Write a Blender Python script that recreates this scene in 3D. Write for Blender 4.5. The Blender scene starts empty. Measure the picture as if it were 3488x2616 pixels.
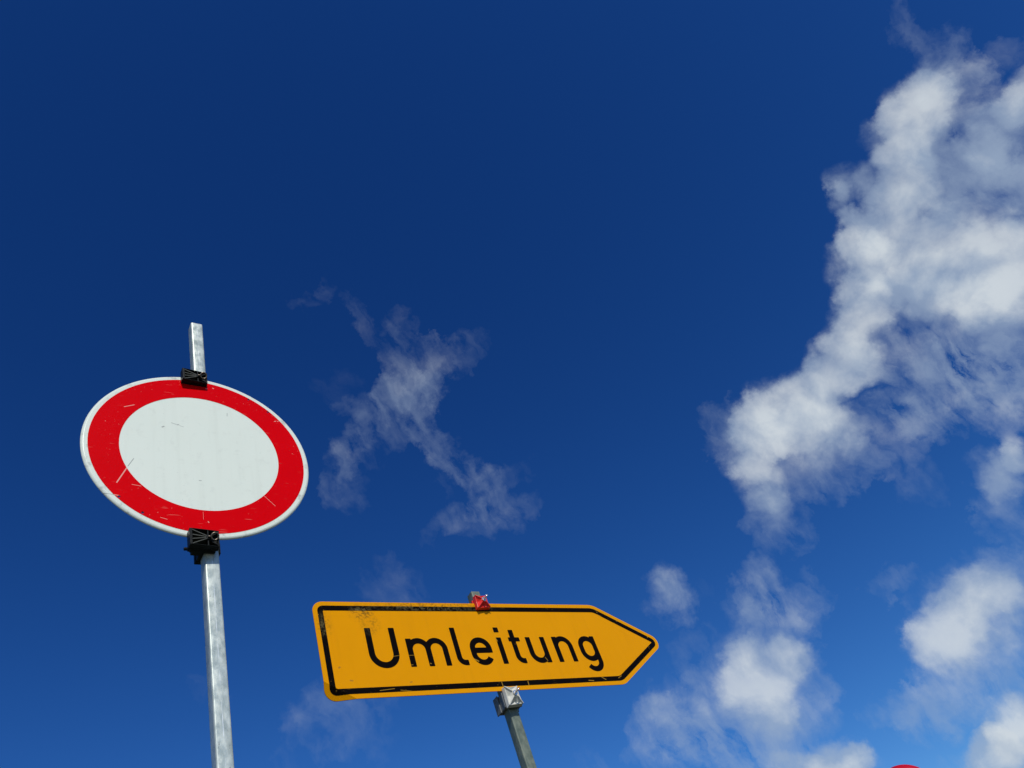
import bpy, bmesh, math, random
from mathutils import Vector, Matrix
from mathutils.geometry import delaunay_2d_cdt

random.seed(7)
SC = bpy.context.scene
COL = SC.collection
R = math.radians

# ------------------------------------------------------------------ camera
EYE = Vector((0, 0, 1.10))
PITCH, ROLL = 0.7454, -0.4249
fw = Vector((0, math.cos(PITCH), math.sin(PITCH)))
r0 = Vector((1, 0, 0)); u0 = r0.cross(fw)
rt = math.cos(ROLL) * r0 + math.sin(ROLL) * u0
up = -math.sin(ROLL) * r0 + math.cos(ROLL) * u0
cd = bpy.data.cameras.new('camera'); cam = bpy.data.objects.new('camera', cd); COL.objects.link(cam)
cam.matrix_world = Matrix(((rt.x, up.x, -fw.x, EYE.x), (rt.y, up.y, -fw.y, EYE.y), (rt.z, up.z, -fw.z, EYE.z), (0, 0, 0, 1)))
cd.sensor_width = 36; cd.lens = 36 * 2774.6 / 3488; cd.clip_start = 0.05; cd.clip_end = 20000
SC.camera = cam

# ------------------------------------------------------------------ sun, exposure
SUN = Vector((0.572, -0.849, 0.97)).normalized()
sun_el = math.asin(SUN.z); sun_az = math.atan2(SUN.x, SUN.y)
sl = bpy.data.lights.new('sun', 'SUN'); sl.energy = 3.6; sl.angle = R(0.53); sl.color = (1.0, 0.965, 0.89)
so = bpy.data.objects.new('sun', sl); COL.objects.link(so)
so.rotation_euler = (-SUN).to_track_quat('-Z', 'Y').to_euler(); so.location = SUN * 30
SC.view_settings.view_transform = 'Standard'; SC.view_settings.look = 'None'
SC.view_settings.exposure = 0.0; SC.view_settings.gamma = 1.0; SC.view_settings.use_curve_mapping = False
SC.cycles.use_denoising = True
SC.cycles.max_bounces = 6
SC.cycles.use_adaptive_sampling = True; SC.cycles.adaptive_threshold = 0.012; SC.cycles.adaptive_min_samples = 14

# ------------------------------------------------------------------ node helper
class NT:
    def __init__(s, tree): s.t = tree; s.n = tree.nodes; s.l = tree.links
    def new(s, kind, **kw):
        n = s.n.new(kind)
        for k, v in kw.items(): setattr(n, k, v)
        return n
    def put(s, sock, v):
        if isinstance(v, bpy.types.NodeSocket): s.l.new(v, sock)
        elif v is not None:
            if hasattr(sock.default_value, '__len__') and not isinstance(v, (int, float)) and len(sock.default_value) == 4 and len(v) == 3: v = (*v, 1)
            sock.default_value = v
    def math(s, op, a, b=None, c=None, clamp=False):
        n = s.new('ShaderNodeMath', operation=op, use_clamp=clamp)
        s.put(n.inputs[0], a); s.put(n.inputs[1], b); s.put(n.inputs[2], c)
        return n.outputs[0]
    def vec(s, op, a, b=None, sc=None):
        n = s.new('ShaderNodeVectorMath', operation=op)
        s.put(n.inputs[0], a); s.put(n.inputs[1], b)
        if sc is not None: s.put(n.inputs['Scale'], sc)
        return n.outputs['Value'] if op in ('LENGTH', 'DOT_PRODUCT', 'DISTANCE') else n.outputs['Vector']
    def noise(s, v, scale, detail=4, rough=0.55, dist=0.0, lac=2.0):
        n = s.new('ShaderNodeTexNoise')
        s.put(n.inputs['Vector'], v); s.put(n.inputs['Scale'], scale); s.put(n.inputs['Detail'], detail)
        s.put(n.inputs['Roughness'], rough); s.put(n.inputs['Distortion'], dist); s.put(n.inputs['Lacunarity'], lac)
        return n
    def ramp(s, v, a, b, lo=0.0, hi=1.0, kind='SMOOTHSTEP'):
        n = s.new('ShaderNodeMapRange', interpolation_type=kind)
        s.put(n.inputs[0], v); s.put(n.inputs[1], a); s.put(n.inputs[2], b); s.put(n.inputs[3], lo); s.put(n.inputs[4], hi)
        return n.outputs[0]
    def mix(s, f, a, b, blend='MIX'):
        n = s.new('ShaderNodeMix', data_type='RGBA', blend_type=blend)
        s.put(n.inputs[0], f); s.put(n.inputs[6], a); s.put(n.inputs[7], b)
        return n.outputs[2]

# ------------------------------------------------------------------ world: clear sky with broken cloud
# cloud masses: azimuth and elevation of the centre (degrees), half sizes (radians), tilt (degrees), thickness
BILLOWS = [
    (43.97, 40.41, 0.0309, 0.0273, 4.0, 0.9),
    (41.76, 40.16, 0.0366, 0.0355, 11.0, 0.95),
    (39.6, 39.52, 0.0437, 0.0348, 28.1, 1.0),
    (37.1, 38.22, 0.0438, 0.034, 44.0, 0.95),
    (43.53, 39.23, 0.0256, 0.0274, -58.4, 0.4),
    (36.38, 36.04, 0.0358, 0.0294, -50.8, 0.6),
    (34.52, 40.3, 0.0199, 0.0209, -50.3, 0.72),
    (32.67, 39.4, 0.0266, 0.0152, 55.4, 0.7),
    (31.97, 37.71, 0.0308, 0.0226, 55.9, 0.85),
    (33.85, 37.13, 0.0401, 0.0279, 45.8, 0.9),
    (30.22, 36.21, 0.0407, 0.037, -45.5, 1),
    (32.42, 34.97, 0.0462, 0.0404, -47.0, 0.95),
    (34.3, 32.85, 0.0487, 0.0371, -47.9, 1.0),
    (35.71, 30.89, 0.0488, 0.0412, -48.4, 1.15),
    (37.59, 29.65, 0.0366, 0.0474, -49.6, 1.1),
    (28.53, 34.25, 0.0414, 0.0316, 48.7, 0.9),
    (30.85, 32.78, 0.046, 0.0305, -44.9, 0.8),
    (32.95, 30.55, 0.0482, 0.0273, -45.9, 0.8),
    (35.08, 28.61, 0.0415, 0.0299, -47.0, 0.85),
    (26.76, 33.18, 0.0387, 0.0293, 35.7, 0.85),
    (24.41, 32.11, 0.0386, 0.031, 22.6, 0.85),
    (21.93, 31.27, 0.0435, 0.0335, 4.2, 0.9),
    (25.67, 31.01, 0.0239, 0.0312, -40.3, 0.4),
    (19.03, 31.58, 0.0566, 0.0399, -14.7, 1.15),
    (16.8, 31.96, 0.039, 0.0353, -34.2, 1),
    (19.59, 29.55, 0.0549, 0.0372, -35.4, 0.85),
    (21.86, 28.66, 0.0291, 0.0314, -36.7, 0.4),
    (14.33, 30.74, 0.0262, 0.0315, -32.3, 0.7),
    (14.36, 28.9, 0.0336, 0.0322, -31.9, 0.75),
    (13.83, 26.86, 0.0256, 0.0318, -31.0, 0.5),
    (46.27, 36.33, 0.0313, 0.0214, 5.1, 0.9),
    (43.68, 35.89, 0.0408, 0.0264, 6.8, 0.9),
    (41.14, 35.45, 0.0328, 0.0238, -8.5, 0.6),
    (41.58, 33.55, 0.0326, 0.0324, -54.8, 0.6),
    (39.75, 31.63, 0.0284, 0.0234, -52.3, 0.6),
    (37.4, 33.7, 0.0387, 0.0241, -50.9, 0.5),
    (27.84, 21.24, 0.0295, 0.0211, 23.3, 0.85),
    (29.41, 21.84, 0.0163, 0.024, -39.3, 0.7),
    (26.29, 19.92, 0.0208, 0.0264, -36.2, 0.55),
    (6.82, 20.25, 0.0283, 0.0269, -25.6, 0.75),
    (7.49, 18.7, 0.0503, 0.0329, 2.8, 0.9),
    (9.75, 18.59, 0.0238, 0.0317, -16.7, 0.7),
    (5.91, 17.27, 0.0407, 0.0419, 59.7, 0.8),
    (6.51, 15.52, 0.0289, 0.0397, -24.3, 0.55),
    (20.25, 15.92, 0.0495, 0.0316, 8.6, 0.75),
    (18.65, 14.74, 0.0405, 0.0347, -29.3, 0.95),
    (22.37, 15.99, 0.0438, 0.0275, -10.7, 0.7),
    (21.92, 14.35, 0.0305, 0.0343, -30.8, 0.7),
    (17.06, 14.93, 0.0262, 0.0209, -28.6, 0.4),
    (16.4, 9.53, 0.0227, 0.024, -25.9, 1.7),
    (18.43, 9.93, 0.0309, 0.0255, 1.7, 1.2),
    (17.91, 8.54, 0.0274, 0.0378, -26.0, 1.2),
    (20.01, 11.33, 0.0139, 0.0264, -28.3, 0.4),
    (8.75, 12.13, 0.0343, 0.0245, -5.7, 1.3),
    (6.33, 12.9, 0.0421, 0.0161, -23.5, 1.1),
    (9.84, 11.52, 0.0224, 0.0177, -24.3, 0.8),
    (4.05, 25.43, 0.0234, 0.0294, -25.3, 0.85),
    (10.79, 23.42, 0.0154, 0.023, -18.3, 0.4),
]
VEILS = [
    (43.35, 38.0, 0.0534, 0.0217, 31.7, 0.6),
    (38.95, 35.61, 0.0547, 0.0487, -18.6, 0.95),
    (39.36, 32.93, 0.0499, 0.0448, -52.5, 0.95),
    (43.41, 34.1, 0.024, 0.0589, -56.7, 0.6),
    (45.24, 40.03, 0.0253, 0.0269, -60.2, 0.4),
    (41.17, 37.27, 0.0386, 0.0421, -55.6, 0.75),
    (29.56, 29.61, 0.0721, 0.0354, -42.8, 0.85),
    (29.54, 26.15, 0.0782, 0.0444, -30.0, 0.9),
    (32.43, 26.82, 0.0546, 0.0488, -44.0, 0.95),
    (25.64, 27.2, 0.0505, 0.0281, -38.9, 0.5),
    (23.64, 25.63, 0.0392, 0.0193, 5.0, 0.3),
    (23.28, 23.35, 0.0316, 0.0276, -35.7, 0.2),
    (26.34, 31.7, 0.0334, 0.0312, -41.0, 0.5),
    (18.72, 27.31, 0.06, 0.0285, -18.4, 0.55),
    (13.96, 25.73, 0.0304, 0.0368, -30.8, 0.5),
    (15.01, 32.41, 0.0328, 0.0474, 46.4, 0.4),
    (22.15, 28.09, 0.0289, 0.0313, -36.7, 0.3),
    (26.77, 20.27, 0.029, 0.048, -36.7, 0.5),
    (30.51, 23.15, 0.0164, 0.0385, -40.8, 0.3),
    (4.0, 25.22, 0.0277, 0.0315, -25.3, 0.5),
    (5.8, 24.43, 0.0318, 0.0155, -16.2, 0.06),
    (10.36, 22.8, 0.0415, 0.025, 48.2, 0.5),
    (11.58, 21.37, 0.042, 0.0303, -28.2, 0.5),
    (10.29, 20.54, 0.0446, 0.0251, -27.3, 0.5),
    (8.3, 22.47, 0.0204, 0.0256, -26.8, 0.3),
    (6.99, 17.09, 0.0634, 0.0622, -24.9, 0.55),
    (2.87, 20.7, 0.0569, 0.0298, 32.3, 0.24),
    (2.4, 18.0, 0.0561, 0.0379, 22.7, 0.55),
    (-0.0, 17.33, 0.0454, 0.0425, -22.2, 0.65),
    (2.77, 15.65, 0.0541, 0.0325, -22.9, 0.55),
    (4.88, 14.21, 0.0622, 0.032, -23.3, 0.65),
    (9.23, 16.38, 0.0244, 0.0326, -15.9, 0.3),
    (18.67, 13.77, 0.0602, 0.0289, 5.0, 0.55),
    (21.56, 15.78, 0.0726, 0.043, -0.8, 0.45),
    (14.41, 12.9, 0.0497, 0.021, -14.7, 0.62),
    (14.21, 12.0, 0.0259, 0.0179, -26.1, 0.3),
    (24.07, 16.14, 0.0283, 0.0279, -32.9, 0.4),
    (20.45, 12.23, 0.0321, 0.0445, -29.0, 0.6),
    (18.28, 11.39, 0.0314, 0.0279, 1.3, 0.45),
    (17.74, 18.99, 0.0262, 0.015, -10.2, 0.3),
    (8.04, 12.58, 0.0552, 0.0224, -24.0, 0.4),
    (15.27, 9.05, 0.0326, 0.0212, -25.2, 0.4),
    (-9.11, 47.44, 0.0256, 0.0449, -17.7, 0.26),
    (-5.78, 45.8, 0.0564, 0.0237, 14.8, 0.312),
    (-10.87, 44.95, 0.0695, 0.0225, -1.7, 0.322),
    (-8.5, 44.93, 0.0336, 0.0339, -18.5, 0.156),
    (-13.97, 43.74, 0.0665, 0.0189, 45.7, 0.26),
    (-17.3, 41.57, 0.0603, 0.0185, 63.0, 0.26),
    (-17.59, 39.03, 0.0324, 0.0273, -13.6, 0.177),
    (-12.08, 42.52, 0.0555, 0.0252, 24.1, 0.218),
    (-8.65, 42.57, 0.0536, 0.0191, 86.6, 0.312),
    (-7.72, 39.6, 0.0536, 0.0191, 120.7, 0.302),
    (-6.49, 37.03, 0.059, 0.029, 129.9, 0.27),
    (-5.16, 34.57, 0.0504, 0.0249, -11.3, 0.26),
    (-3.97, 36.42, 0.0478, 0.0135, 8.0, 0.135),
    (-8.96, 35.21, 0.0553, 0.0156, 10.9, 0.208),
    (-11.95, 50.34, 0.034, 0.0144, 113.9, 0.18),
    (-15.83, 52.77, 0.0299, 0.0129, 18.3, 0.126),
    (-16.64, 46.35, 0.0379, 0.0277, -12.7, 0.063),
    (-15.56, 32.05, 0.0405, 0.0317, -15.8, 0.166),
    (-13.87, 30.84, 0.0271, 0.0158, -16.8, 0.092),
    (-22.48, 26.29, 0.0433, 0.0228, 16.3, 0.184),
    (-21.23, 24.31, 0.0554, 0.0379, -14.6, 0.23),
    (-18.71, 25.41, 0.031, 0.0244, -15.4, 0.101),
    (-24.52, 23.42, 0.0328, 0.0144, 5.8, 0.115),
    (-30.43, 28.6, 0.0283, 0.0331, -9.8, 0.092),
    (46.01, 43.13, 0.0419, 0.0147, 56.6, 0.26),
    (47.26, 38.74, 0.0377, 0.0166, -27.2, 0.22),
    (45.91, 40.91, 0.0254, 0.0267, -61.1, 0.26),
    (-5.44, 17.91, 0.0256, 0.014, -20.4, 0.22),
]
SKY_STRENGTH = 0.12
K_FB, K_F2 = 1.2, 0.55
CL_THIN, CL_THICK = (0.345, 0.44, 0.575), (0.62, 0.68, 0.73)
wd = bpy.data.worlds.new('World'); SC.world = wd; wd.use_nodes = True
w = NT(wd.node_tree); w.n.clear()
tc = w.new('ShaderNodeTexCoord'); D = tc.outputs['Generated']
sky = w.new('ShaderNodeTexSky', sky_type='NISHITA', sun_disc=False, sun_elevation=sun_el, sun_rotation=sun_az,
            altitude=0.0, air_density=1.0, dust_density=0.35, ozone_density=3.0)
# the deep polarised blue of the picture: the same sky, more saturated
sp = w.new('ShaderNodeSeparateColor'); w.put(sp.inputs[0], sky.outputs[0])
cb = w.new('ShaderNodeCombineColor')
for i, (g, k) in enumerate(((2.06, 0.1036), (1.615, 0.2454), (1.374, 0.477))):
    w.l.new(w.math('MULTIPLY', w.math('POWER', sp.outputs[i], g), k), cb.inputs[i])
blue = cb.outputs[0]

def masses(vec, blobs, grow):
    acc = None
    for az, el, a, b, tilt, amp in blobs:
        d = Vector((math.sin(R(az)) * math.cos(R(el)), math.cos(R(az)) * math.cos(R(el)), math.sin(R(el))))
        h = Vector((d.y, -d.x, 0)).normalized(); v = h.cross(d)
        t1 = math.cos(R(tilt)) * h + math.sin(R(tilt)) * v; t2 = d.cross(t1)
        if max(a, b) < 1.38 * min(a, b):                                  # round mass
            k = 1.0 / (1.0 - math.cos(math.sqrt(a * b) * grow))
            f = w.math('MULTIPLY_ADD', w.vec('DOT_PRODUCT', vec, tuple(d)), k, 1.0 - k, clamp=True)
        else:
            x = w.vec('DOT_PRODUCT', vec, tuple(t1 / (a * grow))); y = w.vec('DOT_PRODUCT', vec, tuple(t2 / (b * grow)))
            f = w.math('SUBTRACT', 1.0, w.math('MULTIPLY_ADD', y, y, w.math('MULTIPLY', x, x)), clamp=True)
        acc = w.math('MULTIPLY', f, amp) if acc is None else w.math('MULTIPLY_ADD', f, amp, acc)
    return acc
def bend(v, n, k):
    o = w.vec('MULTIPLY_ADD', w.vec('SUBTRACT', n.outputs['Color'], (0.5, 0.5, 0.5)), (k, k, k)); w.put(o.node.inputs[2], v); return o
def sub(a, b): return w.math('SUBTRACT', a, b)
# turbulence bends the outlines at two scales
n1 = w.noise(D, 8.0, 2, 0.5); n2 = w.noise(D, 34.0, 5, 0.62)
wp = bend(D, n1, 0.045); wp2 = w.vec('NORMALIZE', bend(wp, n2, 0.030)); wp3 = w.vec('NORMALIZE', bend(wp2, n2, 0.035))
billow, veil = masses(wp2, BILLOWS, 1.22), masses(wp3, VEILS, 1.22)
# scattered cloud over the rest of the sky
away = w.ramp(w.vec('DOT_PRODUCT', D, tuple(fw)), 0.62, 0.74, 1.0, 0.0)
rest = w.ramp(w.noise(w.vec('MULTIPLY', wp2, (1.0, 1.0, 1.6)), 3.2, 3, 0.5).outputs['Fac'], 0.54, 0.72, 0.0, 1.2)
m0 = w.math('MULTIPLY_ADD', rest, away, billow)
fb = w.noise(wp, 24.0, 8, 0.56).outputs['Fac']
f2 = w.noise(wp, 9.0, 2, 0.5).outputs['Fac']
# the same turbulence a little way towards the sun, for light and shade inside the cloud
fs = w.noise(w.vec('ADD', wp, tuple(SUN * 0.016)), 24.0, 4, 0.56).outputs['Fac']
f2s = w.noise(w.vec('ADD', wp, tuple(SUN * 0.05)), 9.0, 1, 0.5).outputs['Fac']
relief = w.math('MULTIPLY_ADD', sub(f2, f2s), 1.3, sub(fb, fs))
# billows: torn at the rim, whole in the middle
edge = w.ramp(m0, 0.0, 0.55)
tex = w.math('ADD', w.math('MULTIPLY', sub(fb, 0.5), K_FB), w.math('MULTIPLY', sub(f2, 0.5), K_F2))
d1 = w.math('MULTIPLY_ADD', tex, edge, w.math('MULTIPLY', m0, 0.82))
a1 = w.math('MULTIPLY', w.ramp(d1, 0.08, 0.95), w.ramp(d1, 0.3, 2.3, 0.56, 0.96))
# veils: torn fibres, never quite opaque
sa, sb = (0.80 * rt + 0.60 * up), (-0.60 * rt + 0.80 * up)             # streaks drawn out by the wind aloft
st = w.new('ShaderNodeCombineXYZ'); w.put(st.inputs[0], w.vec('DOT_PRODUCT', wp2, tuple(sa * 58))); w.put(st.inputs[1], w.vec('DOT_PRODUCT', wp2, tuple(sb * 17)))
f3 = w.noise(st.outputs[0], 1.0, 5, 0.58).outputs['Fac']
fib = w.math('ADD', w.math('MULTIPLY', sub(fb, 0.5), 2.6), w.math('MULTIPLY_ADD', sub(f3, 0.5), 3.0, w.math('MULTIPLY', sub(f2, 0.5), 1.4)))
fib = w.math('MULTIPLY', fib, w.ramp(m0, 0.0, 0.5, 1.0, 0.5))
d2 = w.math('MAXIMUM', sub(w.math('MULTIPLY', veil, w.math('ADD', fib, 0.68)), 0.03), 0.0)
a2 = w.math('MULTIPLY', sub(1.0, w.math('EXPONENT', w.math('MULTIPLY', d2, -0.8))), 0.72)
alpha = sub(1.0, w.math('MULTIPLY', sub(1.0, a1), sub(1.0, a2)))
# light and shade painted into the cloud colour
thick = w.math('MULTIPLY_ADD', relief, 1.5, w.math('MULTIPLY_ADD', sub(f2, 0.5), 1.0, w.ramp(d1, 0.2, 2.5)), clamp=True)
cl = w.mix(thick, CL_THIN, CL_THICK)
skyb = w.new('ShaderNodeBackground'); w.put(skyb.inputs[0], blue); w.put(skyb.inputs[1], SKY_STRENGTH)
clb = w.new('ShaderNodeBackground'); w.put(clb.inputs[0], cl); w.put(clb.inputs[1], 1.0)
mx = w.new('ShaderNodeMixShader'); w.l.new(alpha, mx.inputs[0]); w.l.new(skyb.outputs[0], mx.inputs[1]); w.l.new(clb.outputs[0], mx.inputs[2])
wo = w.new('ShaderNodeOutputWorld'); w.l.new(mx.outputs[0], wo.inputs[0])
wd.cycles.sampling_method = 'MANUAL'; wd.cycles.sample_map_resolution = 512

# ------------------------------------------------------------------ mesh helpers
def link(name, me, mat, parent=None, loc=(0, 0, 0), rot=(0, 0, 0), smooth=False):
    if isinstance(me, bmesh.types.BMesh):
        m = bpy.data.meshes.new(name); me.to_mesh(m); me.free(); me = m
    if mat is not None and not me.materials: me.materials.append(mat)
    if smooth:
        for p in me.polygons: p.use_smooth = True
    o = bpy.data.objects.new(name, me); COL.objects.link(o)
    o.parent = parent; o.location = loc; o.rotation_euler = rot
    return o
def thing(name, label, cat, loc, rz):
    o = bpy.data.objects.new(name, None); COL.objects.link(o); o.empty_display_size = 0.1
    o.location = loc; o.rotation_euler = (0, 0, rz); o['label'] = label; o['category'] = cat
    return o
def prism(bm, pts, y0, y1):
    """closed outline pts (x, z) extruded from y0 (front) to y1 (back)"""
    a = [bm.verts.new((x, y0, z)) for x, z in pts]; b = [bm.verts.new((x, y1, z)) for x, z in pts]
    n = len(pts)
    bm.faces.new(a); bm.faces.new(b[::-1])
    for i in range(n): bm.faces.new((a[i], b[i], b[(i + 1) % n], a[(i + 1) % n]))
def box(bm, lo, hi):
    prism(bm, [(lo[0], lo[2]), (hi[0], lo[2]), (hi[0], hi[2]), (lo[0], hi[2])], lo[1], hi[1])
def hexa(bm, q):
    """eight corners: four of one face, then the four opposite"""
    v = [bm.verts.new(p) for p in q]
    for f in ((0, 1, 2, 3), (7, 6, 5, 4), (0, 4, 5, 1), (1, 5, 6, 2), (2, 6, 7, 3), (3, 7, 4, 0)): bm.faces.new([v[i] for i in f])
def bar(bm, a, b, wdt, hgt, up=(0, -1, 0), taper=1.0):
    a, b, upv = Vector(a), Vector(b), Vector(up)
    d = (b - a).normalized(); s = d.cross(upv).normalized(); t = s.cross(d).normalized()
    q = []
    for p, k in ((a, 1.0), (b, taper)):
        q += [p + s * (wdt * k / 2) + t * (hgt * k / 2), p - s * (wdt * k / 2) + t * (hgt * k / 2), p - s * (wdt * k / 2) - t * (hgt * k / 2), p + s * (wdt * k / 2) - t * (hgt * k / 2)]
    hexa(bm, q)
def tube(bm, path, rad, seg=12, closed=False):
    rings = []
    n = len(path); path = [Vector(p) for p in path]; ref = None
    for i, p in enumerate(path):
        d = (path[(i + 1) % n] - path[i - 1]) if closed else (path[min(i + 1, n - 1)] - path[max(i - 1, 0)])
        d.normalize()
        if ref is None: ref = d.orthogonal().normalized()
        ref = (ref - d * ref.dot(d)).normalized(); s = d.cross(ref)
        rr = rad[i] if isinstance(rad, (list, tuple)) else rad
        rings.append([bm.verts.new(p + (ref * math.cos(k * math.tau / seg) + s * math.sin(k * math.tau / seg)) * rr) for k in range(seg)])
    m = n if closed else n - 1
    for i in range(m):
        a, b = rings[i], rings[(i + 1) % n]
        for k in range(seg): bm.faces.new((a[k], a[(k + 1) % seg], b[(k + 1) % seg], b[k]))
    if not closed: bm.faces.new(rings[0][::-1]); bm.faces.new(rings[-1])
def lathe(bm, prof, seg=96, axis='y'):
    rows = []
    for r, h in prof:
        row = []
        for k in range(seg):
            c, s = math.cos(k * math.tau / seg) * r, math.sin(k * math.tau / seg) * r
            row.append(bm.verts.new((c, h, s) if axis == 'y' else (c, s, h)))
        rows.append(row)
    for a, b in zip(rows, rows[1:]):
        for k in range(seg): bm.faces.new((a[k], a[(k + 1) % seg], b[(k + 1) % seg], b[k]))
    return rows
def fix(bm):
    bmesh.ops.recalc_face_normals(bm, faces=bm.faces[:]); return bm
def bevel(bm, w_, seg=2, ang=0.6):
    bmesh.ops.recalc_face_normals(bm, faces=bm.faces[:])
    e = [e for e in bm.edges if len(e.link_faces) == 2 and e.calc_face_angle() > ang]
    bmesh.ops.bevel(bm, geom=e, offset=w_, segments=seg, affect='EDGES', profile=0.6, clamp_overlap=True)
    return bm
def sheet(loops, inside, y=0.0, extra=(), warp=None):
    """flat plate in x, z from outline loops; keeps the triangles whose middle is inside"""
    vs, es = [], []
    for lp in loops:
        b = len(vs); vs += [Vector(p) for p in lp]; es += [(b + i, b + (i + 1) % len(lp)) for i in range(len(lp))]
    for p, q in extra: b = len(vs); vs += [Vector(p), Vector(q)]; es.append((b, b + 1))
    V, _, F = delaunay_2d_cdt(vs, es, [], 0, 1e-6)[:3]
    bm = bmesh.new(); bv = [bm.verts.new((p.x, y, p.y)) for p in V]
    for f in F:
        c = sum((V[i] for i in f), Vector((0, 0))) / len(f)
        if inside(c.x, c.y):
            try: bm.faces.new([bv[i] for i in f])
            except ValueError: pass
    bmesh.ops.delete(bm, geom=[v for v in bm.verts if not v.link_faces], context='VERTS')
    for f in bm.faces:
        if f.normal.y > 0 or (f.normal_update() or f.normal.y > 0): f.normal_flip()
    if warp:
        for v in bm.verts: v.co = warp(v.co)
    return bm
def contour(sdf, x0, x1, z0, z1, h, y=0.0, warp=None):
    """flat shape where sdf(x, z) < 0, edges found between grid points"""
    nx, nz = int((x1 - x0) / h) + 2, int((z1 - z0) / h) + 2
    val = [[sdf(x0 + i * h, z0 + j * h) for j in range(nz)] for i in range(nx)]
    bm = bmesh.new(); vd = {}
    def vert(key, x, z):
        if key not in vd:
            c = Vector((x, y, z)); vd[key] = bm.verts.new(warp(c) if warp else c)
        return vd[key]
    for i in range(nx - 1):
        for j in range(nz - 1):
            cs = [(i, j), (i + 1, j), (i + 1, j + 1), (i, j + 1)]; vv = [val[a][b] for a, b in cs]
            if min(vv) >= 0: continue
            poly = []
            for k in range(4):
                (a, b), (c, d) = cs[k], cs[(k + 1) % 4]; fa, fb_ = vv[k], vv[(k + 1) % 4]
                if fa < 0: poly.append(vert((a, b), x0 + a * h, z0 + b * h))
                if (fa < 0) != (fb_ < 0):
                    t = fa / (fa - fb_); key = tuple(sorted(((a, b), (c, d))))
                    poly.append(vert(key, x0 + (a + (c - a) * t) * h, z0 + (b + (d - b) * t) * h))
            if len(poly) > 2:
                try: f = bm.faces.new(poly)
                except ValueError: continue
                f.normal_update()
                if f.normal.y > 0: f.normal_flip()
    return bm

# ------------------------------------------------------------------ materials
def principled(name, rough=0.5, metal=0.0, spec=0.5):
    m = bpy.data.materials.new(name); m.use_nodes = True
    t = NT(m.node_tree); b = t.n['Principled BSDF']
    b.inputs['Roughness'].default_value = rough; b.inputs['Metallic'].default_value = metal; b.inputs['Specular IOR Level'].default_value = spec
    return m, t, b
def obj_coord(t): return t.new('ShaderNodeTexCoord').outputs['Object']
def stroke_mask(t, v, segs):
    """marks left by single scratches: segs of (x0, z0, x1, z1, half width)"""
    acc = None
    for x0, z0, x1, z1, hw in segs:
        a, d = Vector((x0, 0, z0)), Vector((x1 - x0, 0, z1 - z0))
        pv = t.vec('SUBTRACT', t.vec('MULTIPLY', v, (1, 0, 1)), tuple(a))
        k = t.math('DIVIDE', t.vec('DOT_PRODUCT', pv, tuple(d)), d.length_squared, clamp=True)
        dist = t.vec('LENGTH', t.vec('SUBTRACT', pv, t.vec('SCALE', tuple(d), sc=k)))
        m = t.ramp(dist, hw * 0.6, hw * 1.3, 1.0, 0.0)
        acc = m if acc is None else t.math('MAXIMUM', acc, m)
    return acc
def fine_scratches(t, v, ang, lo):
    mp = t.new('ShaderNodeMapping'); t.put(mp.inputs['Vector'], v); t.put(mp.inputs['Rotation'], (0, ang, 0)); t.put(mp.inputs['Scale'], (14, 1, 330))
    n = t.noise(mp.outputs[0], 1.0, 2, 0.4).outputs['Fac']
    gate = t.ramp(t.noise(v, 17, 2).outputs['Fac'], 0.52, 0.66)
    return t.math('MULTIPLY', t.ramp(n, lo, lo + 0.05), gate)
def specks(t, v, scale, lo, gate_scale=9.0, g0=0.45, g1=0.62):
    n = t.noise(v, scale, 3, 0.65).outputs['Fac']
    g = t.ramp(t.noise(v, gate_scale, 2).outputs['Fac'], g0, g1)
    return t.math('MULTIPLY', t.ramp(n, lo, lo + 0.05), g)
def micro(t, b, v, scale, strength, dist=0.001):
    bp = t.new('ShaderNodeBump'); t.put(bp.inputs['Strength'], strength); t.put(bp.inputs['Distance'], dist)
    t.l.new(t.noise(v, scale, 3).outputs['Fac'], bp.inputs['Height']); t.l.new(bp.outputs[0], b.inputs['Normal'])

def mat_round_white():
    m, t, b = principled('sign white film', 0.2, 0.0, 0.2); v = obj_coord(t)
    base = t.mix(t.noise(v, 6, 4).outputs['Fac'], (0.655, 0.70, 0.60), (0.69, 0.73, 0.63))
    r = t.vec('LENGTH', v)
    run = t.noise(t.vec('MULTIPLY', v, (38, 1, 2.2)), 1.0, 4, 0.6).outputs['Fac']
    base = t.mix(t.math('MULTIPLY', t.ramp(run, 0.48, 0.72), 0.16), base, (0.52, 0.55, 0.46))
    rim = t.ramp(r, 0.270, 0.290)
    dirt = t.math('MULTIPLY', t.ramp(t.noise(v, 34, 5, 0.65).outputs['Fac'], 0.54, 0.70), t.math('ADD', 0.10, t.math('MULTIPLY', rim, 0.5)))
    c = t.mix(dirt, base, (0.30, 0.31, 0.27))
    c = t.mix(t.math('MULTIPLY', specks(t, v, 240, 0.66), 0.65), c, (0.10, 0.11, 0.10))
    c = t.mix(t.math('MULTIPLY', fine_scratches(t, v, 0.5, 0.68), 0.25), c, (0.30, 0.32, 0.29))
    sm = stroke_mask(t, v, [(-0.187, -0.083, -0.174, -0.055, 0.0012), (0.077, 0.165, 0.076, 0.153, 0.0009), (-0.079, 0.095, -0.067, 0.091, 0.0010), (-0.058, 0.088, -0.047, 0.085, 0.0007), (-0.103, 0.074, -0.099, 0.077, 0.0022), (-0.064, 0.090, -0.060, 0.091, 0.0018), (-0.013, -0.109, -0.008, -0.109, 0.0014), (-0.206, -0.184, -0.241, -0.179, 0.0011)])
    c = t.mix(t.math('MULTIPLY', sm, 0.7), c, (0.22, 0.23, 0.20))
    t.l.new(c, b.inputs['Base Color']); return m
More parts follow.
